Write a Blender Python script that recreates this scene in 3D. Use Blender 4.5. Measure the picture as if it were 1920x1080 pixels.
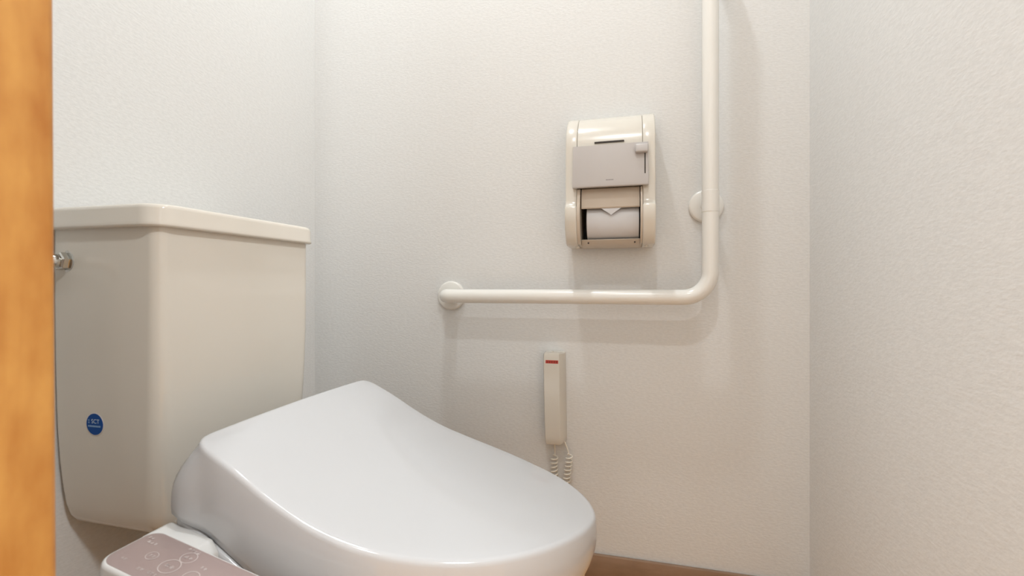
import bpy, bmesh, math, random
import numpy as np
from mathutils import Vector, Matrix

for o in list(bpy.data.objects):
    bpy.data.objects.remove(o, do_unlink=True)
S = bpy.context.scene
COL = S.collection
R = math.radians

# ------------------------------------------------------------------ camera
cd = bpy.data.cameras.new('camera')
cam = bpy.data.objects.new('camera', cd); COL.objects.link(cam)
cam.location = (0.864, -1.118, 0.714)
cam.rotation_euler = (R(90), 0, R(14.2))
cd.sensor_width = 36.0
cd.lens = 850 / 1920 * 36.0
cd.shift_y = -3 / 1920
cd.clip_start = 0.02
cd.dof.use_dof = True
cd.dof.focus_distance = 1.02
cd.dof.aperture_fstop = 6.3
S.camera = cam

# ------------------------------------------------------------------ world, exposure
w = bpy.data.worlds.new('world'); S.world = w
w.use_nodes = True
w.node_tree.nodes['Background'].inputs[0].default_value = (1, 1, 1, 1)
w.node_tree.nodes['Background'].inputs[1].default_value = 0.0
S.view_settings.view_transform = 'Standard'
S.view_settings.look = 'None'
S.view_settings.exposure = 0.0
S.view_settings.gamma = 1.0
S.view_settings.use_curve_mapping = False

# downlights of the place, then wide fill lights added to brighten it: (name, position, watts, disc radius, colour)
CEIL = 2.62
LAMPS = [
    ('toilet', (0.54, -0.46, CEIL), 12.2, 0.045, (0.955, 1.0, 1.02),
     'round white recessed ceiling downlight above the toilet'),
    ('corridor', (0.82, -1.54, CEIL), 10.6, 0.045, (0.955, 1.0, 1.02),
     'round white recessed ceiling downlight just outside the doorway'),
    ('corridor', (2.02, -1.62, CEIL), 42.0, 0.15, (0.955, 1.0, 1.02),  # added fill to brighten jamb and left wall; no such lamp known
     'wide round fill light added at the ceiling, corridor to the right'),
    ('corridor', (-0.28, -1.80, CEIL), 22.0, 0.18, (0.955, 1.0, 1.02),  # added fill to brighten the right wall; no such lamp known
     'wide round fill light added at the ceiling, corridor to the left'),
]

# ------------------------------------------------------------------ helpers
def new_mat(name):
    m = bpy.data.materials.new(name); m.use_nodes = True
    return m, m.node_tree.nodes, m.node_tree.links, m.node_tree.nodes['Principled BSDF']

def plain(name, col, rough=0.4, metal=0.0, coat=0.0, spec=0.5):
    m, n, l, b = new_mat(name)
    b.inputs['Base Color'].default_value = (*col, 1)
    b.inputs['Roughness'].default_value = rough
    b.inputs['Metallic'].default_value = metal
    b.inputs['Specular IOR Level'].default_value = spec
    b.inputs['Coat Weight'].default_value = coat
    b.inputs['Coat Roughness'].default_value = 0.04
    return m

def glazed(name, col, rough=0.12, var=0.03, coat=0.0):
    """ceramic or moulded plastic: tiny mottling of colour and gloss"""
    m, n, l, b = new_mat(name)
    tc = n.new('ShaderNodeTexCoord'); nz = n.new('ShaderNodeTexNoise')
    nz.inputs['Scale'].default_value = 9; nz.inputs['Detail'].default_value = 3
    l.new(tc.outputs['Object'], nz.inputs['Vector'])
    cr = n.new('ShaderNodeValToRGB')
    cr.color_ramp.elements[0].color = (*[c * (1 - var) for c in col], 1)
    cr.color_ramp.elements[1].color = (*[min(1, c * (1 + var)) for c in col], 1)
    l.new(nz.outputs['Fac'], cr.inputs['Fac']); l.new(cr.outputs['Color'], b.inputs['Base Color'])
    b.inputs['Roughness'].default_value = rough
    b.inputs['Coat Weight'].default_value = coat
    b.inputs['Coat Roughness'].default_value = 0.05
    return m

def wallpaper(name, col):
    m, n, l, b = new_mat(name)
    tc = n.new('ShaderNodeTexCoord')
    def noise(scale, sx, sz, detail, rough=0.55):
        mp = n.new('ShaderNodeMapping'); mp.inputs['Scale'].default_value = (sx, sx, sz)
        l.new(tc.outputs['Object'], mp.inputs['Vector'])
        z = n.new('ShaderNodeTexNoise'); z.inputs['Scale'].default_value = scale
        z.inputs['Detail'].default_value = detail; z.inputs['Roughness'].default_value = rough
        l.new(mp.outputs['Vector'], z.inputs['Vector'])
        return z
    fine = noise(210, 0.55, 1.35, 3, 0.6)     # woven strokes lying along the wall
    mid = noise(70, 0.6, 1.3, 2)
    add = n.new('ShaderNodeMath'); add.operation = 'MULTIPLY_ADD'
    l.new(mid.outputs['Fac'], add.inputs[0]); add.inputs[1].default_value = 0.5
    l.new(fine.outputs['Fac'], add.inputs[2])
    bp = n.new('ShaderNodeBump'); bp.inputs['Strength'].default_value = 0.4
    bp.inputs['Distance'].default_value = 0.0012
    l.new(add.outputs[0], bp.inputs['Height']); l.new(bp.outputs['Normal'], b.inputs['Normal'])
    cr = n.new('ShaderNodeValToRGB')
    cr.color_ramp.elements[0].position = 0.38; cr.color_ramp.elements[1].position = 0.62
    cr.color_ramp.elements[0].color = (*[c * 0.965 for c in col], 1)
    cr.color_ramp.elements[1].color = (*[min(1, c * 1.02) for c in col], 1)
    l.new(fine.outputs['Fac'], cr.inputs['Fac']); l.new(cr.outputs['Color'], b.inputs['Base Color'])
    b.inputs['Roughness'].default_value = 0.75
    b.inputs['Specular IOR Level'].default_value = 0.25
    return m

def wood(name, dark, light, grain_axis=2, rough=0.35, scale=1.0):
    m, n, l, b = new_mat(name)
    tc = n.new('ShaderNodeTexCoord')
    mp = n.new('ShaderNodeMapping'); sc = [26.0 * scale] * 3; sc[grain_axis] = 2.2 * scale
    mp.inputs['Scale'].default_value = sc
    l.new(tc.outputs['Object'], mp.inputs['Vector'])
    z = n.new('ShaderNodeTexNoise'); z.inputs['Scale'].default_value = 2.2
    z.inputs['Detail'].default_value = 6; z.inputs['Distortion'].default_value = 0.8
    l.new(mp.outputs['Vector'], z.inputs['Vector'])
    mp2 = n.new('ShaderNodeMapping'); sc2 = [30.0] * 3; sc2[grain_axis] = 14.0
    mp2.inputs['Scale'].default_value = sc2
    l.new(tc.outputs['Object'], mp2.inputs['Vector'])
    z2 = n.new('ShaderNodeTexNoise'); z2.inputs['Scale'].default_value = 1.6; z2.inputs['Detail'].default_value = 3
    l.new(mp2.outputs['Vector'], z2.inputs['Vector'])
    mx = n.new('ShaderNodeMath'); mx.operation = 'MULTIPLY_ADD'; mx.inputs[1].default_value = 0.6
    l.new(z2.outputs['Fac'], mx.inputs[0])
    ml = n.new('ShaderNodeMath'); ml.operation = 'MULTIPLY'; ml.inputs[1].default_value = 0.4
    l.new(z.outputs['Fac'], ml.inputs[0]); l.new(ml.outputs[0], mx.inputs[2])
    cr = n.new('ShaderNodeValToRGB')
    cr.color_ramp.elements[0].position = 0.33; cr.color_ramp.elements[1].position = 0.68
    cr.color_ramp.elements[0].color = (*dark, 1); cr.color_ramp.elements[1].color = (*light, 1)
    l.new(mx.outputs[0], cr.inputs['Fac']); l.new(cr.outputs['Color'], b.inputs['Base Color'])
    b.inputs['Roughness'].default_value = rough
    return m

M = {}
M['paper'] = wallpaper('wallpaper_offwhite', (0.737, 0.731, 0.715))
M['ceiling'] = wallpaper('ceiling_paper', (0.82, 0.815, 0.805))
M['base'] = wood('brown_skirting', (0.24, 0.15, 0.092), (0.32, 0.205, 0.135), 0, 0.45)
M['floor'] = wood('brown_floor', (0.60, 0.29, 0.08), (0.72, 0.39, 0.13), 0, 0.4, 0.5)
M['jamb'] = wood('orange_wood', (0.46, 0.18, 0.034), (0.66, 0.34, 0.088), 2, 0.4)
M['ceramic'] = glazed('ivory_ceramic', (0.69, 0.645, 0.575), 0.07, 0.01)
M['lid'] = glazed('white_seat_plastic', (0.525, 0.52, 0.525), 0.10, 0.006)
M['trim'] = glazed('white_panel_plastic', (0.70, 0.685, 0.665), 0.15, 0.006)
M['rail'] = glazed('white_rail_coating', (0.80, 0.78, 0.735), 0.22, 0.01)
M['ivory'] = glazed('ivory_plastic', (0.675, 0.632, 0.56), 0.2, 0.012)
M['grey'] = glazed('grey_plastic', (0.525, 0.495, 0.48), 0.4, 0.012)
M['inner'] = glazed('beige_inner_plastic', (0.57, 0.49, 0.405), 0.35, 0.012)
M['dark'] = plain('dark_plastic_and_shade', (0.03, 0.022, 0.017), 0.6)  # dark small parts, and cavity shade put into the colour
M['paperroll'] = plain('toilet_paper', (0.67, 0.665, 0.675), 0.95, spec=0.1)
M['core'] = plain('cardboard', (0.35, 0.24, 0.15), 0.9)
M['chrome'] = plain('chrome', (0.62, 0.61, 0.58), 0.16, 1.0)
M['blue'] = plain('blue_print', (0.002, 0.06, 0.27), 0.5, spec=0.2)
M['rim'] = plain('sticker_rim', (0.62, 0.58, 0.55), 0.4)
M['ink'] = plain('pale_blue_print', (0.55, 0.68, 0.80), 0.4)
M['ink2'] = plain('blue_grey_print', (0.22, 0.38, 0.62), 0.4)
M['mauve'] = glazed('mauve_panel_film', (0.33, 0.25, 0.235), 0.3, 0.02)
M['mark'] = plain('panel_print', (0.56, 0.48, 0.46), 0.45)
M['red'] = plain('red_label', (0.52, 0.05, 0.03), 0.45)
M['redink'] = plain('dark_red_print', (0.14, 0.02, 0.015), 0.5)
M['cord'] = glazed('ivory_cord', (0.74, 0.68, 0.58), 0.35, 0.01)
M['greyink'] = plain('grey_print', (0.27, 0.25, 0.25), 0.5)
M['hose'] = glazed('white_pipe_sleeve', (0.74, 0.68, 0.62), 0.3, 0.01)

def mesh(name, verts, faces, mat, parent=None, smooth=True, angle=40):
    me = bpy.data.meshes.new(name)
    me.from_pydata([tuple(v) for v in verts], [], faces)
    bm = bmesh.new(); bm.from_mesh(me)
    bmesh.ops.recalc_face_normals(bm, faces=bm.faces)
    bm.to_mesh(me); bm.free()
    me.materials.append(M[mat] if isinstance(mat, str) else mat)
    o = bpy.data.objects.new(name, me); COL.objects.link(o)
    if smooth:
        me.polygons.foreach_set('use_smooth', [True] * len(me.polygons))
        try: me.set_sharp_from_angle(angle=R(angle))
        except Exception: pass
    if parent is not None: o.parent = parent
    return o

def bm_obj(name, bm, mat, parent=None, smooth=True, angle=40):
    me = bpy.data.meshes.new(name)
    bmesh.ops.recalc_face_normals(bm, faces=bm.faces)
    bm.to_mesh(me); bm.free()
    me.materials.append(M[mat])
    o = bpy.data.objects.new(name, me); COL.objects.link(o)
    if smooth:
        me.polygons.foreach_set('use_smooth', [True] * len(me.polygons))
        me.set_sharp_from_angle(angle=R(angle))
    if parent is not None: o.parent = parent
    return o

def box(name, a, b, mat, parent=None, bevel=0.0, seg=3):
    bm = bmesh.new()
    bmesh.ops.create_cube(bm, size=1)
    a, b = Vector(a), Vector(b)
    for v in bm.verts:
        v.co = Vector((a[i] + (v.co[i] + 0.5) * (b[i] - a[i]) for i in range(3)))
    if bevel:
        bmesh.ops.bevel(bm, geom=bm.edges[:], offset=bevel, segments=seg, profile=0.5, affect='EDGES')
    return bm_obj(name, bm, mat, parent, smooth=bevel > 0, angle=35)

def thing(name, label, cat, loc=(0, 0, 0), group=None):
    o = bpy.data.objects.new(name, None); COL.objects.link(o)
    o.location = loc; o.empty_display_size = 0.05
    o['label'] = label; o['category'] = cat
    if group: o['group'] = group
    return o

def under(parent):
    """children are modelled in world coordinates; keep them there"""
    inv = Matrix.Translation(parent.location).inverted()
    for ch in parent.children:
        ch.matrix_parent_inverse = inv

def loft(rings, cap0=True, cap1=True, closed=True):
    v, f = [], []
    n = len(rings[0])
    for r in rings: v += list(r)
    for i in range(len(rings) - 1):
        for j in range(n if closed else n - 1):
            k = (j + 1) % n
            f.append((i * n + j, i * n + k, (i + 1) * n + k, (i + 1) * n + j))
    if cap0: f.append(tuple(range(n - 1, -1, -1)))
    if cap1: f.append(tuple((len(rings) - 1) * n + j for j in range(n)))
    return v, f

def rrect(u0, u1, b0, b1, r, n=8):
    """rounded rectangle; r = single radius or 4 radii (u0b0, u1b0, u1b1, u0b1)"""
    if not isinstance(r, (tuple, list)): r = (r,) * 4
    cs = [(u0, b0, 180, 1, 1), (u1, b0, 270, -1, 1), (u1, b1, 0, -1, -1), (u0, b1, 90, 1, -1)]
    pts = []
    for (cu, cb, a0, su, sb), rr in zip(cs, r):
        for i in range(n + 1):
            a = R(a0 + 90 * i / n)
            pts.append((cu + su * rr + rr * math.cos(a), cb + sb * rr + rr * math.sin(a)))
    return pts

def tube(path, rad, n=20, cap=True):
    path = [Vector(p) for p in path]
    rings = []
    t0 = (path[1] - path[0]).normalized()
    ref = Vector((0, 0, 1)) if abs(t0.z) < 0.9 else Vector((1, 0, 0))
    nrm = t0.cross(ref).normalized()
    for i, p in enumerate(path):
        a = path[max(i - 1, 0)]; b = path[min(i + 1, len(path) - 1)]
        t = (b - a).normalized()
        nrm = (nrm - t * nrm.dot(t)).normalized()
        bn = t.cross(nrm)
        rr = rad[i] if isinstance(rad, (list, tuple)) else rad
        rings.append([p + (nrm * math.cos(2 * math.pi * j / n) + bn * math.sin(2 * math.pi * j / n)) * rr for j in range(n)])
    return loft(rings, cap, cap)

def fillet_path(pts, radii, seg=12):
    pts = [Vector(p) for p in pts]
    out = [pts[0]]
    for i in range(1, len(pts) - 1):
        p, r = pts[i], radii[i - 1]
        a = (pts[i - 1] - p).normalized(); b = (pts[i + 1] - p).normalized()
        ang = a.angle(b); d = r / math.tan(ang / 2)
        c = p + (a + b).normalized() * (r / math.sin(ang / 2))
        s, e = p + a * d - c, p + b * d - c
        tot = s.angle(e)
        for k in range(seg + 1):
            t = k / seg
            out.append(c + (s * math.sin((1 - t) * tot) + e * math.sin(t * tot)) / math.sin(tot))
    out.append(pts[-1])
    return out

def lathe(name, prof, mat, parent, centre, axis='y', n=40, rot=None):
    """prof = [(radius, distance along axis)]"""
    rings = []
    for r, d in prof:
        ring = []
        for j in range(n):
            a = 2 * math.pi * j / n
            if axis == 'y': q = Vector((r * math.cos(a), d, r * math.sin(a)))
            elif axis == 'x': q = Vector((d, r * math.cos(a), r * math.sin(a)))
            else: q = Vector((r * math.cos(a), r * math.sin(a), d))
            if rot: q = rot @ q
            ring.append(Vector(centre) + q)
        rings.append(ring)
    v, f = loft(rings)
    return mesh(name, v, f, mat, parent)

def struct(o, label):
    o['kind'] = 'structure'; o['label'] = label
    return o

# ------------------------------------------------------------------ the room
XR = 1.251          # right wall
YF = -0.96           # corridor side of the front wall
struct(box('floor', (-0.7, -2.5, -0.05), (3.2, 0.1, 0.0), 'floor'), 'brown wood-look vinyl floor')
struct(box('ceiling', (-0.7, -2.5, CEIL), (3.2, 0.1, CEIL + 0.1), 'ceiling'), 'off-white papered ceiling')
struct(box('wall_left', (-0.1, -0.915, 0), (0.0, 0.1, CEIL), 'paper'), 'off-white papered wall behind the toilet tank')
struct(box('wall_back', (0.0, 0.0, 0), (XR, 0.1, CEIL), 'paper'), 'off-white papered wall carrying the grab bar and paper dispenser')
struct(box('wall_right', (XR, -0.91, 0), (XR + 0.1, 0.1, CEIL), 'paper'), 'off-white papered wall at the right of the toilet room')
struct(box('wall_front', (-0.7, YF, 0), (0.372, -0.915, CEIL), 'paper'), 'papered wall beside the wooden door jamb')
hd = box('lintel', (0.372, YF, 2.25), (XR, -0.915, CEIL), 'paper', bpy.data.objects['wall_front'])
struct(box('wall_corridor', (XR, YF, 0), (3.2, -0.91, CEIL), 'paper'), 'papered corridor wall right of the doorway')
struct(box('wall_far', (-0.7, -2.6, 0), (3.2, -2.5, CEIL), 'paper'), 'papered corridor wall opposite the doorway')
struct(box('wall_end', (3.2, -2.5, 0), (3.3, -0.91, CEIL), 'paper'), 'papered end wall of the corridor')
struct(box('wall_end_left', (-0.8, -2.5, 0), (-0.7, YF, CEIL), 'paper'), 'papered left end wall of the corridor')

def skirting(name, a, b, label):
    struct(box(name, a, b, 'base', bevel=0.0025, seg=2), label)
skirting('baseboard_back', (0.0105, -0.010, 0), (XR - 0.0105, -0.0002, 0.067), 'brown skirting board under the grab bar wall')
skirting('baseboard_left', (0.0002, -0.914, 0), (0.010, -0.0002, 0.067), 'brown skirting board behind the toilet')
skirting('baseboard_right', (XR - 0.010, -0.91, 0), (XR - 0.0002, -0.0002, 0.067), 'brown skirting board along the right wall')

# orange wooden door jamb
struct(box('trim_1', (0.372, -0.967, 0), (0.4975, -0.9005, 2.25), 'jamb', bevel=0.005, seg=4),
       'orange-brown varnished wooden door jamb at the left edge')
for v_ in bpy.data.objects['trim_1'].data.vertices:      # it is not quite plumb
    v_.co.x += 0.0085 * (0.85 - v_.co.z)

# ------------------------------------------------------------------ lamps
for i, (k, p, wt, rad, colr, lab) in enumerate(LAMPS):
    t = thing('ceiling_or_fill_light', lab, 'lamp', p)  # the wide lights and their rings are added fill
    pr = [(rad + 0.002, -0.0005), (rad + 0.012, -0.0005), (rad + 0.012, -0.004), (rad + 0.008, -0.008), (rad + 0.002, -0.008)]
    n = 40; rings = []
    for r, d in pr + [pr[0]]:
        rings.append([(r * math.cos(2 * math.pi * j / n), r * math.sin(2 * math.pi * j / n), d) for j in range(n)])
    v, f = loft(rings, False, False)
    mesh('trim_ring', v, f, 'rail', t)
    ld = bpy.data.lights.new('lamp_light', 'AREA'); ld.shape = 'DISK'; ld.size = rad * 2
    ld.energy = wt; ld.color = colr
    lo = bpy.data.objects.new('lamp_light', ld); COL.objects.link(lo)
    lo.location = (0, 0, -0.006); lo.parent = t

# ------------------------------------------------------------------ toilet
TO = (0.50, -0.465, 0.0)
toilet = thing('toilet', 'ivory toilet with wide tank, closed white washlet lid and side control arm', 'toilet', TO)

# --- tank: local frame, u along the front towards the grab bar wall, b towards the back wall
th = R(4.0)
TN = Vector((0.223, -0.625, 0))
tu = Vector((math.sin(th), math.cos(th), 0)); tb = Vector((-math.cos(th), math.sin(th), 0))
TW, TD = 0.317, 0.219
FLARE = 0.085      # the near side spreads a little towards the back
def T(u, b, z):
    u = u - FLARE * b * (1 - u / TW)
    return TN + tu * u + tb * b + Vector((0, 0, z))

def tank_ring(ins, z, rf=0.030, back=0.0, n=10):
    return [T(u, b, z) for u, b in rrect(ins, TW - ins, ins, TD - back, (rf, rf, 0.012, 0.012), n)]
rings = [tank_ring(i, z, r, bk) for i, z, r, bk in (
    (0.070, 0.3350, 0.020, 0.03), (0.056, 0.3353, 0.024, 0.020), (0.044, 0.3375, 0.028, 0.012), (0.0345, 0.344, 0.028, 0.008),
    (0.0275, 0.356, 0.028, 0.006), (0.0225, 0.376, 0.027, 0.005), (0.0188, 0.41, 0.026, 0.004), (0.0155, 0.45, 0.024, 0.004),
    (0.0130, 0.50, 0.022, 0.004), (0.0115, 0.56, 0.020, 0.004), (0.0106, 0.63, 0.018, 0.004),
    (0.0105, 0.70, 0.017, 0.003), (0.0105, 0.76, 0.017, 0.003), (0.0105, 0.803, 0.017, 0.003))]
v, f = loft(rings)
mesh('tank', v, f, 'ceramic', toilet, angle=60)
rings = [tank_ring(i, z, r, 0.0) for i, z, r in (
    (0.012, 0.8000, 0.026), (0.0015, 0.8000, 0.030), (-0.0005, 0.8012, 0.031), (-0.0010, 0.8035, 0.031),
    (0.0000, 0.8070, 0.031), (0.0002, 0.826, 0.031), (0.0012, 0.8300, 0.031), (0.0035, 0.8325, 0.030), (0.008, 0.8335, 0.028), (0.03, 0.8338, 0.02))]
v, f = loft(rings)
mesh('tank_lid', v, f, 'ceramic', toilet, angle=60)
# --- inlet nut on the near side of the tank
nc = T(0.0120, 0.186, 0.752)
rotn = Matrix.Rotation(-th, 3, 'Z')
lathe('inlet_washer', [(0.004, 0.004), (0.0175, 0.004), (0.0180, 0.002), (0.0180, 0.0), (0.0165, -0.0015), (0.004, -0.002)], 'chrome', toilet, nc, 'y', 36, rotn)
hexr = []
for rr, d in ((0.010, -0.0015), (0.0128, -0.0015), (0.0140, -0.003), (0.0140, -0.0095), (0.0126, -0.0115), (0.009, -0.012)):
    hexr.append([nc + rotn @ Vector((rr * math.cos(R(60 * j + 12)), d, rr * math.sin(R(60 * j + 12)))) for j in range(6)])
v, f = loft(hexr)
mesh('inlet_nut', v, f, 'chrome', toilet, smooth=False)
lathe('inlet_thread', [(0.009, -0.010), (0.0095, -0.012), (0.0105, -0.013), (0.0105, -0.0205), (0.0095, -0.022), (0.009, -0.022)], 'chrome', toilet, nc, 'y', 28, rotn)
P = fillet_path([nc + rotn @ Vector((0, -0.021, 0)), nc + rotn @ Vector((0, -0.085, 0)), nc + rotn @ Vector((0, -0.085, -0.40)),
                 Vector((0.002, (nc + rotn @ Vector((0, -0.085, 0))).y, 0.351))], [0.03, 0.02])
v, f = tube(P, 0.0088, 18)
mesh('supply_pipe', v, f, 'hose', toilet)

# --- round blue sticker on the tank side
def flat_text(txt, size):
    cu = bpy.data.curves.new('t', 'FONT'); cu.body = txt; cu.size = size
    cu.align_x = 'CENTER'; cu.align_y = 'CENTER'
    o = bpy.data.objects.new('t', cu); COL.objects.link(o)
    dg = bpy.context.evaluated_depsgraph_get(); dg.update()
    me = o.evaluated_get(dg).to_mesh()
    vs = [tuple(p.co) for p in me.vertices]; fs = [tuple(p.vertices) for p in me.polygons]
    o.evaluated_get(dg).to_mesh_clear()
    bpy.data.objects.remove(o, do_unlink=True); bpy.data.curves.remove(cu)
    return vs, fs

# point on the tank's near side: plane through u = ins(z); tangent axes
su = 0.0142
s_right = -(tb - tu * FLARE).normalized()                               # to the right in the picture = towards the front
s_n = -tu
s_up = Vector((0, 0, 1))
# the side wall leans in towards the bottom
lean = math.atan2(0.0014, 0.06)
s_up = (Vector((0, 0, 1)) * math.cos(lean) - tu * math.sin(lean)).normalized()
s_n = s_right.cross(s_up).normalized()
if s_n.dot(tu) > 0: s_n = -s_n
sc_ = T(0.0129, 0.130, 0.508)
def SP(a, b, d): return sc_ + s_right * a + s_up * b + s_n * d
def disc(name, r, d0, d1, mat, par):
    n = 40
    rg = [[SP(rr * math.cos(2 * math.pi * j / n), rr * math.sin(2 * math.pi * j / n), d) for j in range(n)] for rr, d in ((r, d0), (r, d1))]
    v, f = loft(rg)
    return mesh(name, v, f, mat, par, angle=30)
stk = disc('sticker', 0.0172, -0.0004, 0.0006, 'rim', toilet)
stk['label'] = 'round blue sticker with white lettering'
disc('sticker_face', 0.0160, 0.0006, 0.0009, 'blue', stk)
vs, fs = flat_text('SCT', 0.0090)
mesh('lettering', [SP(x * 1.0 + 0.002, y + 0.0042, 0.0012) for x, y, z in vs], fs, 'ink', stk, smooth=False)
def bars(rects):
    v, f = [], []
    for x0, x1, y0, y1 in rects:
        b = len(v); v += [(x0, y0), (x1, y0), (x1, y1), (x0, y1)]; f.append((b, b + 1, b + 2, b + 3))
    return v, f
v, f = bars([(-0.0122, -0.0092, 0.0060, 0.0070), (-0.0122, -0.0092, 0.0040, 0.0050), (-0.0122, -0.0092, 0.0014, 0.0028)])
mesh('emblem', [SP(x, y, 0.0012) for x, y in v], f, 'ink2', stk, smooth=False)
v, f = bars([(-0.0125 + i * 0.0031, -0.0125 + i * 0.0031 + 0.0026, -0.0042, -0.0016) for i in range(8)])
mesh('small_print', [SP(x, y, 0.0012) for x, y in v], f, 'ink2', stk, smooth=False)

# --- bowl and foot
def oval(x0, x1, yc, hw, z, p=2.4, n=56):
    cx, a = (x0 + x1) / 2, (x1 - x0) / 2
    out = []
    for j in range(n):
        t = 2 * math.pi * j / n
        c, s = math.cos(t), math.sin(t)
        out.append(Vector((cx + a * math.copysign(abs(c) ** (2 / p), c), yc + hw * math.copysign(abs(s) ** (2 / p), s), z)))
    return out
rings = [oval(*q) for q in ((0.20, 0.66, -0.468, 0.105, 0.0), (0.20, 0.665, -0.468, 0.108, 0.012), (0.20, 0.655, -0.468, 0.100, 0.06),
                            (0.17, 0.665, -0.468, 0.105, 0.13), (0.13, 0.72, -0.467, 0.138, 0.20), (0.11, 0.77, -0.467, 0.168, 0.26), (0.10, 0.79, -0.466, 0.178, 0.285), (0.11, 0.785, -0.466, 0.170, 0.289))]
v, f = loft(rings)
mesh('bowl', v, f, 'ceramic', toilet, angle=60)
box('tank_base', (0.075, -0.50, 0.288), (0.215, -0.38, 0.337), 'ceramic', toilet, 0.012)

# --- seat lid
def interp(tab, x):
    xs = [a for a, b in tab]; ys = [b for a, b in tab]
    if x <= xs[0]: return ys[0]
    if x >= xs[-1]: return ys[-1]
    i = max(k for k in range(len(xs)) if xs[k] <= x)
    i = min(i, len(xs) - 2)
    h = xs[i + 1] - xs[i]; t = (x - xs[i]) / h
    def slope(k):
        if k == 0: return (ys[1] - ys[0]) / (xs[1] - xs[0])
        if k == len(xs) - 1: return (ys[-1] - ys[-2]) / (xs[-1] - xs[-2])
        return (ys[k + 1] - ys[k - 1]) / (xs[k + 1] - xs[k - 1])
    m0, m1 = slope(i) * h, slope(i + 1) * h
    return ((2 * t**3 - 3 * t**2 + 1) * ys[i] + (t**3 - 2 * t**2 + t) * m0 + (-2 * t**3 + 3 * t**2) * ys[i + 1] + (t**3 - t**2) * m1)
HC = 0.714
PROF = [(0.29, 0.169), (0.335, 0.190), (0.40, 0.221), (0.45, 0.249), (0.505, 0.275), (0.553, 0.291), (0.60, 0.303), (0.65, 0.313), (0.70, 0.321), (0.76, 0.327), (0.84, 0.332)]
def ztop(x): return HC - interp(PROF, x)
HW = [(0.335, 0.1975), (0.40, 0.198), (0.46, 0.199), (0.52, 0.199), (0.58, 0.194), (0.64, 0.177), (0.70, 0.149), (0.755, 0.110), (0.79, 0.075)]
YC = [(0.345, -0.4725), (0.50, -0.4725), (0.62, -0.468), (0.75, -0.462), (0.83, -0.461)]
XT = 0.822
def hw(x):
    if x < 0.52: return interp(HW, x)
    return 0.199 * max(0.0, 1 - ((x - 0.52) / (XT - 0.52)) ** 2) ** 0.6
# half outline (far side), from rear middle to tip
def half():
    pts = [(0.335, 0.0), (0.335, 0.10), (0.335, 0.17)]
    rc = 0.022
    for i in range(1, 9):
        a = R(90 * i / 8)
        pts.append((0.335 + rc - rc * math.cos(a), 0.1755 + rc * math.sin(a)))
    x = 0.375
    while x < 0.52 - 1e-6:
        pts.append((x, hw(x))); x += 0.0145
    for i in range(0, 61):
        x = 0.52 + (XT - 0.52) * math.sin(R(90 * i / 60))
        pts.append((x, hw(x)))
    return pts
hp = half()
# smooth the outline a little, then resample evenly
def resample(pts, n):
    d = [0]
    for a, b in zip(pts, pts[1:]): d.append(d[-1] + math.hypot(b[0] - a[0], b[1] - a[1]))
    out = []
    for i in range(n):
        s = d[-1] * i / (n - 1)
        k = max(j for j in range(len(d)) if d[j] <= s + 1e-12); k = min(k, len(pts) - 2)
        t = (s - d[k]) / (d[k + 1] - d[k])
        out.append((pts[k][0] + t * (pts[k + 1][0] - pts[k][0]), pts[k][1] + t * (pts[k + 1][1] - pts[k][1])))
    return out
hp = resample(hp, 120)
OUT = [(x, interp(YC, x) + y) for x, y in hp] + [(x, interp(YC, x) - y) for x, y in hp[-2:0:-1]]
for _ in range(3):
    n = len(OUT)
    OUT = [tuple((OUT[i - 1][k] + 2 * OUT[i][k] + OUT[(i + 1) % n][k]) / 4 for k in (0, 1)) for i in range(n)]
n = len(OUT)
NRM = []
for i in range(n):
    a, b = OUT[i - 1], OUT[(i + 1) % n]
    tx, ty = b[0] - a[0], b[1] - a[1]; L = math.hypot(tx, ty)
    NRM.append((-ty / L, tx / L))
cx0, cy0 = 0.55, -0.468
if sum((p[0] - cx0) * q[0] + (p[1] - cy0) * q[1] for p, q in zip(OUT, NRM)) < 0:
    NRM = [(-a, -b) for a, b in NRM]
ZB = [(0.28, 0.452), (0.32, 0.437), (0.405, 0.389), (0.48, 0.345), (0.54, 0.312), (0.60, 0.304), (0.85, 0.304)]
def zbot(x): return interp(ZB, x)
ndg = [max(0.0, -q[1]) * max(0.0, -q[0]) * 2 for q in NRM]     # rear corner next to the control arm
def rearness(i): return max(0.0, min(1.0, -NRM[i][0] * 1.1))
rings = []
def crown(x, y): return 0.004 * (1 - ((y - cy0) / 0.2) ** 2)
for s in (0.02, 0.12, 0.25, 0.4, 0.55, 0.7, 0.82, 0.9):
    rings.append([Vector((cx0 + s * (p[0] - q[0] * 0.007 - cx0), cy0 + s * (p[1] - q[1] * 0.007 - cy0), 0)) for p, q in zip(OUT, NRM)])
for d in (0.007, 0.0045, 0.0022, 0.0007, 0.0):
    rings.append([Vector((p[0] - q[0] * d, p[1] - q[1] * d, 0)) for p, q in zip(OUT, NRM)])
DZ = {8: 0.0, 9: 0.0005, 10: 0.0018, 11: 0.0040, 12: 0.0070}
for k, rg in enumerate(rings):
    for v_ in rg: v_.z = ztop(v_.x) + crown(v_.x, v_.y) - DZ.get(k, 0.0)
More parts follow.
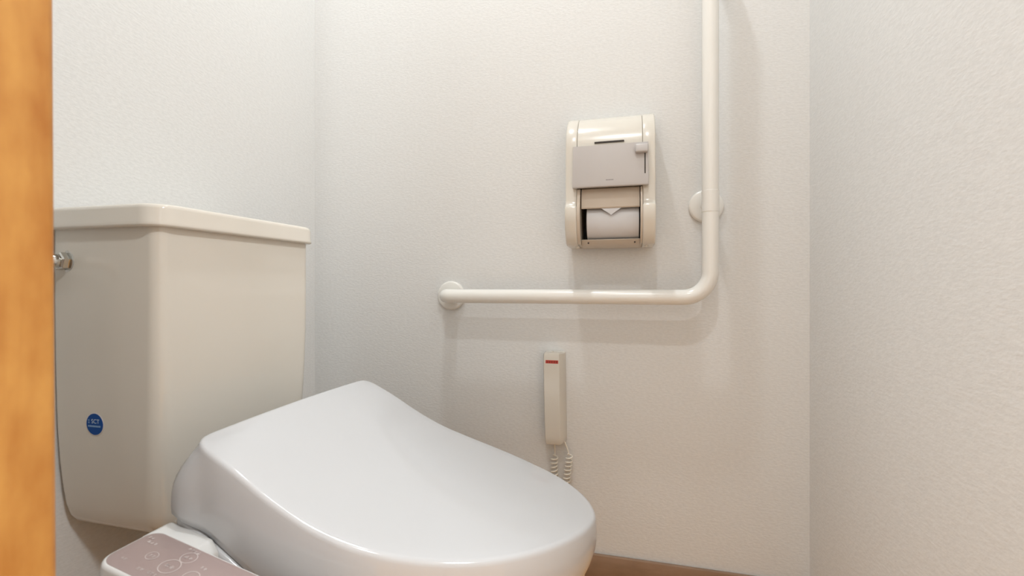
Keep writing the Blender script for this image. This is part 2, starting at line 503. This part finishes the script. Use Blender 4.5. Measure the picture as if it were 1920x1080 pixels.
for q in (0.1, 0.22, 0.36, 0.5, 0.64, 0.78, 0.9, 1.0):
    rg = []
    for i, (p, nn) in enumerate(zip(OUT, NRM)):
        zt = ztop(p[0]) + crown(*p) - 0.007
        rr = rearness(i); ft = max(0.0, nn[0])
        off = 0.0035 * math.sin(math.pi * q) + (0.018 + 0.016 * ndg[i]) * rr * (1 - (1 - q) ** 1.9) - 0.016 * q * q * ft + 0.002 * q * (1 - rr) * (1 - ft)
        x, y = p[0] + nn[0] * off, p[1] + nn[1] * off
        rg.append(Vector((x, y, zt + (zbot(x) - zt) * q)))
    rings.append(rg)
for ins, dz in ((0.003, -0.0015), (0.02, -0.001)):
    rings.append([Vector((v_.x - nn[0] * ins, v_.y - nn[1] * ins, v_.z + dz)) for v_, nn in zip(rings[20], NRM)])
v, f = loft(rings, True, True)
lidob = mesh('seat_lid', v, f, 'lid', toilet, angle=75)

# --- washlet body under the lid (side profile extruded across, edges softened)
def prism_y(name, prof, y0, y1, mat, parent, bevel=0.004, seg=3):
    bm = bmesh.new()
    a = [bm.verts.new((x, y0, z)) for x, z in prof]
    b = [bm.verts.new((x, y1, z)) for x, z in prof]
    bm.faces.new(a); bm.faces.new(b[::-1])
    for i in range(len(prof)):
        j = (i + 1) % len(prof)
        bm.faces.new((a[i], b[i], b[j], a[j]))
    bmesh.ops.recalc_face_normals(bm, faces=bm.faces)
    if bevel:
        ed = [e for e in bm.edges if len(e.link_faces) == 2 and e.calc_face_angle(0) > 0.5]
        bmesh.ops.bevel(bm, geom=ed, offset=bevel, segments=seg, profile=0.5, affect='EDGES')
    return bm_obj(name, bm, mat, parent, angle=35)
prism_y('washlet_body', [(0.322, 0.290), (0.322, 0.4290), (0.328, 0.4290), (0.405, 0.3855), (0.48, 0.3415), (0.535, 0.309), (0.545, 0.290)],
        -0.676, -0.269, 'lid', toilet, 0.004)
rings = [oval(*q) for q in ((0.40, 0.800, -0.463, 0.172, 0.291), (0.40, 0.805, -0.463, 0.176, 0.294), (0.40, 0.800, -0.463, 0.172, 0.3005))]
v, f = loft(rings)
mesh('seat', v, f, 'lid', toilet, angle=60)

# --- control arm with touch panel
tilt = math.atan(0.216)
PX0, PX1, PYo, PYi = 0.3335, 0.60, -0.7730, -0.7075
PC = Vector((PX0, 0, HC - 0.2815))
def PP(a, y, h):
    """a along the panel from its rear end, y across (world), h above the top plane"""
    return PC + Vector((a * math.cos(tilt) + h * math.sin(tilt), y, -a * math.sin(tilt) + h * math.cos(tilt)))
PL = PX1 - PX0
def pring(ins, h, r):
    return [PP(a, y, h) for a, y in rrect(ins, PL - ins, PYo + ins, PYi - ins, r, 8)]
rings = [pring(i, h, r) for i, h, r in ((0.006, -0.062, 0.012), (0.001, -0.058, 0.016), (0.0, -0.045, 0.017), (0.0, -0.004, 0.017), (0.0007, -0.0018, 0.0165), (0.0022, -0.0003, 0.015), (0.0032, 0.0, 0.014), (0.006, 0.0, 0.012))]
v, f = loft(rings)
pan = mesh('control_panel', v, f, 'trim', toilet, angle=50)
rings = [pring(i, h, r) for i, h, r in ((0.0036, -0.001, 0.0136), (0.0036, 0.0003, 0.0136), (0.0042, 0.0006, 0.013))]
v, f = loft(rings)
pf = mesh('panel_face', v, f, 'mauve', pan, angle=50)
def ring_shape(a, y, r, wdt, sy=1.0, n=28, h=0.0009):
    v, f = [], []
    for j in range(n):
        t = 2 * math.pi * j / n
        for rr in (r, r - wdt):
            v.append(PP(a + rr * math.cos(t), y + rr * sy * math.sin(t), h))
    for j in range(n):
        k = (j + 1) % n
        f.append((2 * j, 2 * k, 2 * k + 1, 2 * j + 1))
    return v, f
def glyphs(a, y, n, sz, seed):
    """little strokes of print, lying along the panel"""
    rnd = random.Random(seed); v, f = [], []
    for i in range(n):
        a0 = a + (i - (n - 1) / 2) * sz * 1.15
        for s in range(5):
            hor = rnd.random() < 0.55
            if hor:
                la, ly = sz * rnd.uniform(0.5, 0.95), sz * 0.16
            else:
                la, ly = sz * 0.16, sz * rnd.uniform(0.5, 0.95)
            ca = a0 + rnd.uniform(-0.25, 0.25) * sz * (0.3 if hor else 1)
            cy = y + rnd.uniform(-0.4, 0.4) * sz * (1 if hor else 0.3)
            b = len(v)
            v += [PP(ca - la / 2, cy - ly / 2, 0.0009), PP(ca + la / 2, cy - ly / 2, 0.0009), PP(ca + la / 2, cy + ly / 2, 0.0009), PP(ca - la / 2, cy + ly / 2, 0.0009)]
            f.append((b, b + 1, b + 2, b + 3))
    return v, f
def mark(data, name='print_mark'):
    mesh(name, data[0], data[1], 'mark', pan, smooth=False)
mark(glyphs(0.020, -0.7275, 3, 0.0040, 1))
mark(glyphs(0.012, -0.7225, 2, 0.0034, 2))
mark(glyphs(0.020, -0.7575, 2, 0.0034, 3))
mark(glyphs(0.038, -0.7415, 2, 0.0034, 4)); mark(ring_shape(0.038, -0.7415, 0.0062, 0.0007), 'button_ring')
mark(glyphs(0.046, -0.7600, 2, 0.0036, 5))
mark(ring_shape(0.0655, -0.7440, 0.0105, 0.0009), 'button_ring'); mark(glyphs(0.0655, -0.7440, 2, 0.0055, 6))
mark(ring_shape(0.0700, -0.7260, 0.0085, 0.0008), 'button_ring'); mark(glyphs(0.0700, -0.7260, 2, 0.0045, 7))
mark(glyphs(0.0660, -0.7160, 4, 0.0036, 8))
mark(glyphs(0.061, -0.7590, 3, 0.0036, 9))
mark(glyphs(0.095, -0.7300, 2, 0.0040, 10))
mark(ring_shape(0.095, -0.7450, 0.0085, 0.0008), 'button_ring')
# arm joining the panel to the washlet body
prism_y('panel_arm', [(0.309, 0.36), (0.309, 0.4185), (0.316, 0.4215), (0.325, 0.4200), (0.378, 0.4085), (0.388, 0.395), (0.388, 0.34), (0.33, 0.34)], -0.709, -0.674, 'trim', toilet, 0.003)
under(toilet)

# ------------------------------------------------------------------ L-shaped grab bar
BX0, BX1, BZ, BP, BTOP, RR = 0.4215, 1.039, 0.690, 0.065, 1.50, 0.017
bar = thing('grab_bar', 'white L-shaped grab bar with round wall flanges', 'grab bar', (BX0, 0, BZ))
P = fillet_path([(BX0, -0.004, BZ), (BX0, -BP, BZ), (BX1, -BP, BZ), (BX1, -BP, BTOP), (BX1, -0.004, BTOP)], [0.022, 0.056, 0.05], 14)
v, f = tube(P, RR, 32)
mesh('rail', v, f, 'rail', bar, angle=50)
FL = [(0.012, -0.0002), (0.0375, -0.0002), (0.0378, -0.005), (0.0365, -0.0075), (0.033, -0.0090), (0.0185, -0.0098), (0.012, -0.0098)]
for fx, fz in ((BX0 - 0.004, BZ), (1.040, 0.8975), (BX1, BTOP)):
    lathe('flange', FL, 'rail', bar, (fx, 0, fz), 'y', 44)
lathe('bracket_stub', [(0.011, -0.008), (0.0125, -0.010), (0.0105, -0.014), (0.0100, -0.056)], 'rail', bar, (1.0395, 0, 0.8975), 'y', 24)
v, f = tube([(BX1, -BP, 0.874), (BX1, -BP, 0.8745), (BX1, -BP, 0.9195), (BX1, -BP, 0.920)], [0.0170, 0.0176, 0.0176, 0.0170], 32, False)
mesh('rail_sleeve', v, f, 'rail', bar, angle=50)
under(bar)

# ------------------------------------------------------------------ paper dispenser
dsp = thing('paper_dispenser', 'ivory wall-mounted toilet paper dispenser with grey flap', 'paper dispenser', (0.8275, 0, 0.80))
def prism_x(name, prof, x0, x1, mat, parent, bevel=0.0, seg=3, angle=30):
    """prof = [(distance from wall, height)] extruded along the wall"""
    bm = bmesh.new()
    a = [bm.verts.new((x0, -p, z)) for p, z in prof]
    b = [bm.verts.new((x1, -p, z)) for p, z in prof]
    bm.faces.new(a); bm.faces.new(b[::-1])
    for i in range(len(prof)):
        j = (i + 1) % len(prof)
        bm.faces.new((a[i], b[i], b[j], a[j]))
    bmesh.ops.recalc_face_normals(bm, faces=bm.faces)
    if bevel:
        ends = [e for e in bm.edges if abs(e.verts[0].co.x - e.verts[1].co.x) < 1e-6]
        bmesh.ops.bevel(bm, geom=ends, offset=bevel, segments=seg, profile=0.5, affect='EDGES', clamp_overlap=True)
    return bm_obj(name, bm, mat, parent, angle=angle)
dome = [(0.0005, 1.108), (0.022, 1.111), (0.045, 1.106), (0.066, 1.095), (0.083, 1.079), (0.095, 1.060), (0.1015, 1.042), (0.1045, 1.022)]
cheek = dome + [(0.106, 0.905), (0.1075, 0.898), (0.112, 0.8925), (0.120, 0.889), (0.1225, 0.883), (0.120, 0.858), (0.113, 0.834), (0.104, 0.818), (0.094, 0.809), (0.082, 0.8055), (0.0005, 0.8055)]
prism_x('side_cheek', cheek, 0.7310, 0.7570, 'ivory', dsp, 0.0035)
prism_x('side_cheek', cheek, 0.8970, 0.9240, 'ivory', dsp, 0.0035)
prism_x('inner_wall', [(0.003, 0.93), (0.104, 0.93), (0.1195, 0.884), (0.117, 0.856), (0.110, 0.834), (0.100, 0.817), (0.088, 0.809), (0.003, 0.807)], 0.7572, 0.7640, 'inner', dsp)
prism_x('inner_wall', [(0.003, 0.93), (0.104, 0.93), (0.1195, 0.884), (0.117, 0.856), (0.110, 0.834), (0.100, 0.817), (0.088, 0.809), (0.003, 0.807)], 0.8928, 0.8968, 'inner', dsp)
top = [(p - 0.0006 if p > 0.01 else p, z - 0.0006) for p, z in dome] + [(0.104, 0.936), (0.0005, 0.936)]
prism_x('top_cover', top, 0.7574, 0.8966, 'ivory', dsp, 0.0007, 1)
box('cover_slot', (0.795, -0.1052, 1.0290), (0.8585, -0.1005, 1.0322), 'dark', dsp)
box('back_plate', (0.7642, -0.012, 0.807), (0.8926, -0.0005, 0.935), 'dark', dsp)  # near-black colour stands for the shade behind the roll
# inner holding cover above the roll
prism_x('roll_cover', [(0.020, 0.934), (0.090, 0.934), (0.097, 0.930), (0.1005, 0.918), (0.1015, 0.900), (0.1020, 0.8885), (0.1005, 0.8862), (0.098, 0.887), (0.096, 0.900), (0.090, 0.915), (0.020, 0.915)], 0.7662, 0.8912, 'inner', dsp)
# bottom tray with two screws
tray = prism_x('bottom_tray', [(0.012, 0.8045), (0.058, 0.8045), (0.074, 0.8110), (0.082, 0.8185), (0.080, 0.8200), (0.070, 0.8150), (0.012, 0.8120)], 0.7645, 0.8923, 'inner', dsp)
for sx in (0.7795, 0.8815):
    lathe('screw', [(0.0008, -0.0735), (0.0019, -0.0740), (0.0019, -0.0775), (0.0008, -0.0780)], 'dark', dsp, (sx, 0, 0.8125), 'y', 12)
# small rubber feet under the cheeks
for sx in (0.7545, 0.9060):
    lathe('foot', [(0.001, 0.0), (0.0045, 0.0), (0.0045, -0.0035), (0.003, -0.0045), (0.001, -0.0045)], 'ivory', dsp, (sx, -0.070, 0.8056), 'z', 16)
# grey flap
flap = prism_x('flap', [(0.1050, 1.0200), (0.1085, 1.0235), (0.1120, 1.0225), (0.1215, 0.9360), (0.1205, 0.9305), (0.1165, 0.9290), (0.1080, 0.9310), (0.1050, 0.9370)], 0.7485, 0.9090, 'grey', dsp, 0.0012, 2)
flap['label'] = 'grey flap'
def FP(x, z, d):
    """point on the flap face"""
    return Vector((x, -(0.1120 + (1.0225 - z) / (1.0225 - 0.9360) * 0.0095) - d, z))
def flap_box(name, x0, x1, z0, z1, d0, d1, mat, par, bevel=0.0):
    bm = bmesh.new()
    vs = [bm.verts.new(FP(x, z, d)) for d in (d0, d1) for x, z in ((x0, z0), (x1, z0), (x1, z1), (x0, z1))]
    for q in ((0, 1, 2, 3), (7, 6, 5, 4), (0, 4, 5, 1), (1, 5, 6, 2), (2, 6, 7, 3), (3, 7, 4, 0)):
        bm.faces.new([vs[i] for i in q])
    bmesh.ops.recalc_face_normals(bm, faces=bm.faces)
    if bevel: bmesh.ops.bevel(bm, geom=bm.edges[:], offset=bevel, segments=3, profile=0.5, affect='EDGES')
    return bm_obj(name, bm, mat, par, smooth=bevel > 0, angle=40)
flap_box('latch_slot', 0.9005, 0.9030, 0.9535, 1.0000, -0.0015, 0.0002, 'dark', flap)
flap_box('latch_knob', 0.8815, 0.9082, 0.9975, 1.0160, -0.002, 0.0120, 'grey', flap, 0.0035)
for i in range(6):
    x0 = 0.8205 + i * 0.0027
    flap_box('maker_mark', x0, x0 + 0.0022, 0.9425, 0.9447, -0.0003, 0.0002, 'greyink', flap)
under(dsp)

# ------------------------------------------------------------------ paper roll in the dispenser
roll = thing('toilet_paper_roll', 'white toilet paper roll with a folded tip inside the dispenser', 'paper roll', (0.834, -0.054, 0.8195))
rc = (0.0, -0.0545, 0.8615); rad = 0.0420; n = 56
rings = []
for xx, r in ((0.7768, 0.020), (0.7768, rad - 0.001), (0.7776, rad), (0.8896, rad), (0.8904, rad - 0.001), (0.8904, 0.020)):
    rings.append([Vector((xx, rc[1] + r * math.cos(2 * math.pi * j / n), rc[2] + r * math.sin(2 * math.pi * j / n))) for j in range(n)])
v, f = loft(rings + [rings[0]], False, False)
mesh('roll', v, f, 'paperroll', roll, angle=40)
rings = [[Vector((xx, rc[1] + r * math.cos(2 * math.pi * j / n), rc[2] + r * math.sin(2 * math.pi * j / n))) for j in range(n)]
         for xx, r in ((0.7774, 0.0185), (0.7774, 0.0198), (0.8898, 0.0198), (0.8898, 0.0185))]
v, f = loft(rings + [rings[0]], False, False)
mesh('core', v, f, 'core', roll, angle=40)
# outer sheet hanging over the front and a folded pointed tip
def sheet(name, pts_top, thick, mat, par):
    a = [Vector(p) for p in pts_top]; b = [p + Vector((0, -thick, 0)) for p in a]
    m_ = len(a); v = a + b
    f = [tuple(range(m_)), tuple(range(2 * m_ - 1, m_ - 1, -1))] + [(i, (i + 1) % m_, m_ + (i + 1) % m_, m_ + i) for i in range(m_)]
    return mesh(name, v, f, mat, par, smooth=False)
tip = [(0.8090, -0.0985, 0.8865)] + [(0.8090 + 0.0055 * k, -0.0990 - 0.0012 * math.sin(k / 8 * math.pi), 0.8855 - 0.0145 * (1 - abs(k - 4) / 4) ** 1.15) for k in range(1, 8)] + [(0.8530, -0.0985, 0.8865)]
sheet('folded_tip', tip, 0.0008, 'paperroll', roll)
under(roll)

# ------------------------------------------------------------------ emergency call handset
hs = thing('call_handset', 'slim ivory emergency call handset with red label and coiled cord', 'call handset', (0.694, 0, 0.33))
secs = []
NS = 14
for i in range(NS + 1):
    q = i / NS
    z = 0.5540 - q * 0.2210
    xl = 0.6675 + 0.0045 * q; xr = 0.7105 + 0.0035 * q
    p = 0.0365 + 0.0075 * math.sin(math.pi * (0.12 + 0.80 * q)) + 0.001 * q
    secs.append((z, xl, xr, p))
def hsec(z, xl, xr, p, ins=0.0):
    return [Vector(c) for c in (
        (xl - 0.001 + ins, -0.001, z), (xl + ins, -p * 0.62, z), (xl + 0.0006 + ins, -p * 0.90 + ins, z), (xl + 0.003 + ins, -p + ins, z),
        (xr - 0.0035 - ins, -p + ins, z), (xr - 0.0012 - ins, -p * 0.93 + ins, z), (xr + 0.0055 - ins, -p * 0.42 + ins, z), (xr + 0.0075 - ins, -0.001, z))]
z, xl, xr, p = secs[0]
rings = [hsec(z + 0.0005, xl, xr, p, 0.005), hsec(z - 0.0008, xl, xr, p, 0.0022), hsec(z - 0.003, xl, xr, p, 0.0006)]
rings += [hsec(*s) for s in secs[1:-1]]
z, xl, xr, p = secs[-1]
rings += [hsec(z + 0.004, xl, xr, p, 0.0004), hsec(z + 0.001, xl, xr, p, 0.002), hsec(z, xl, xr, p, 0.005)]
v, f = loft(rings)
mesh('handset_body', v, f, 'ivory', hs, angle=32)
lathe('hang_hook', [(0.001, 0.0), (0.0042, 0.0), (0.0040, 0.0018), (0.0028, 0.0030), (0.001, 0.0032)], 'ivory', hs, (0.688, -0.024, 0.5535), 'z', 16)
def front_p(z):
    q = (0.5540 - z) / 0.2210
    return 0.0365 + 0.0075 * math.sin(math.pi * (0.12 + 0.80 * q)) + 0.001 * q
def hs_plate(name, x0, x1, z0, z1, d, mat, par):
    vs = [Vector((x, -front_p(z) - dd, z)) for dd in (-0.0006, d) for x, z in ((x0, z0), (x1, z0), (x1, z1), (x0, z1))]
    return mesh(name, vs, [(0, 1, 2, 3), (7, 6, 5, 4), (0, 4, 5, 1), (1, 5, 6, 2), (2, 6, 7, 3), (3, 7, 4, 0)], mat, par, smooth=False)
lb = hs_plate('label_strip', 0.6748, 0.7052, 0.5292, 0.5368, 0.0005, 'red', hs)
lb['label'] = 'small red label'
for i in range(5):
    x0 = 0.6768 + i * 0.0056 + (0.0006 if i > 2 else 0)
    for k, (a0, a1, b0, b1) in enumerate(((0.0, 0.0042, 0.0052, 0.0060), (0.0, 0.0042, 0.0032, 0.0039), (0.0006, 0.0036, 0.0012, 0.0019), (0.0016, 0.0024, 0.0012, 0.0060))):
        hs_plate('label_print', x0 + a0, x0 + a1, 0.5292 + b0, 0.5292 + b1, 0.0007, 'redink', lb)
# coiled cord: leaves the handset, hangs in a loop and returns
def cord(pts, coil0, coil1, crad, turns, wire, name):
    """centre line through pts (smoothed), coiled between the fractions coil0 and coil1"""
    P_ = [Vector(q) for q in pts]
    for _ in range(4):
        Q = [P_[0]]
        for a, b in zip(P_, P_[1:]): Q += [a * 0.75 + b * 0.25, a * 0.25 + b * 0.75]
        P_ = Q + [P_[-1]]
    d = [0.0]
    for a, b in zip(P_, P_[1:]): d.append(d[-1] + (b - a).length)
    N = turns * 12
    def at(s):
        s = min(max(s, 0), 1) * d[-1]
        k = min(max(j for j in range(len(d)) if d[j] <= s + 1e-12), len(P_) - 2)
        t = (s - d[k]) / max(d[k + 1] - d[k], 1e-9)
        return P_[k].lerp(P_[k + 1], t), (P_[k + 1] - P_[k]).normalized()
    out = [at(coil0 * i / 8)[0] for i in range(8)]
    for i in range(N + 1):
        s = coil0 + (coil1 - coil0) * i / N
        c, t = at(s)
        e1 = Vector((0, -1, 0)); e1 = (e1 - t * e1.dot(t)).normalized(); e2 = t.cross(e1)
        a = 2 * math.pi * i / 12
        r = crad * min(1, i / 8, (N - i) / 8)
        out.append(c + e1 * math.cos(a) * r + e2 * math.sin(a) * r)
    out += [at(coil1 + (1 - coil1) * i / 8)[0] for i in range(1, 9)]
    v, f = tube(out, wire, 7)
    return mesh(name, v, f, 'cord', hs, angle=60)
cord([(0.6925, -0.022, 0.336), (0.6945, -0.021, 0.312), (0.6935, -0.020, 0.300), (0.6910, -0.020, 0.270), (0.7000, -0.020, 0.215), (0.7050, -0.020, 0.170),
      (0.7160, -0.020, 0.158), (0.7210, -0.020, 0.200), (0.7230, -0.020, 0.255), (0.7300, -0.020, 0.302), (0.7255, -0.020, 0.318), (0.7175, -0.020, 0.338)],
     0.09, 0.915, 0.0078, 30, 0.0018, 'coiled_cord')
under(hs)
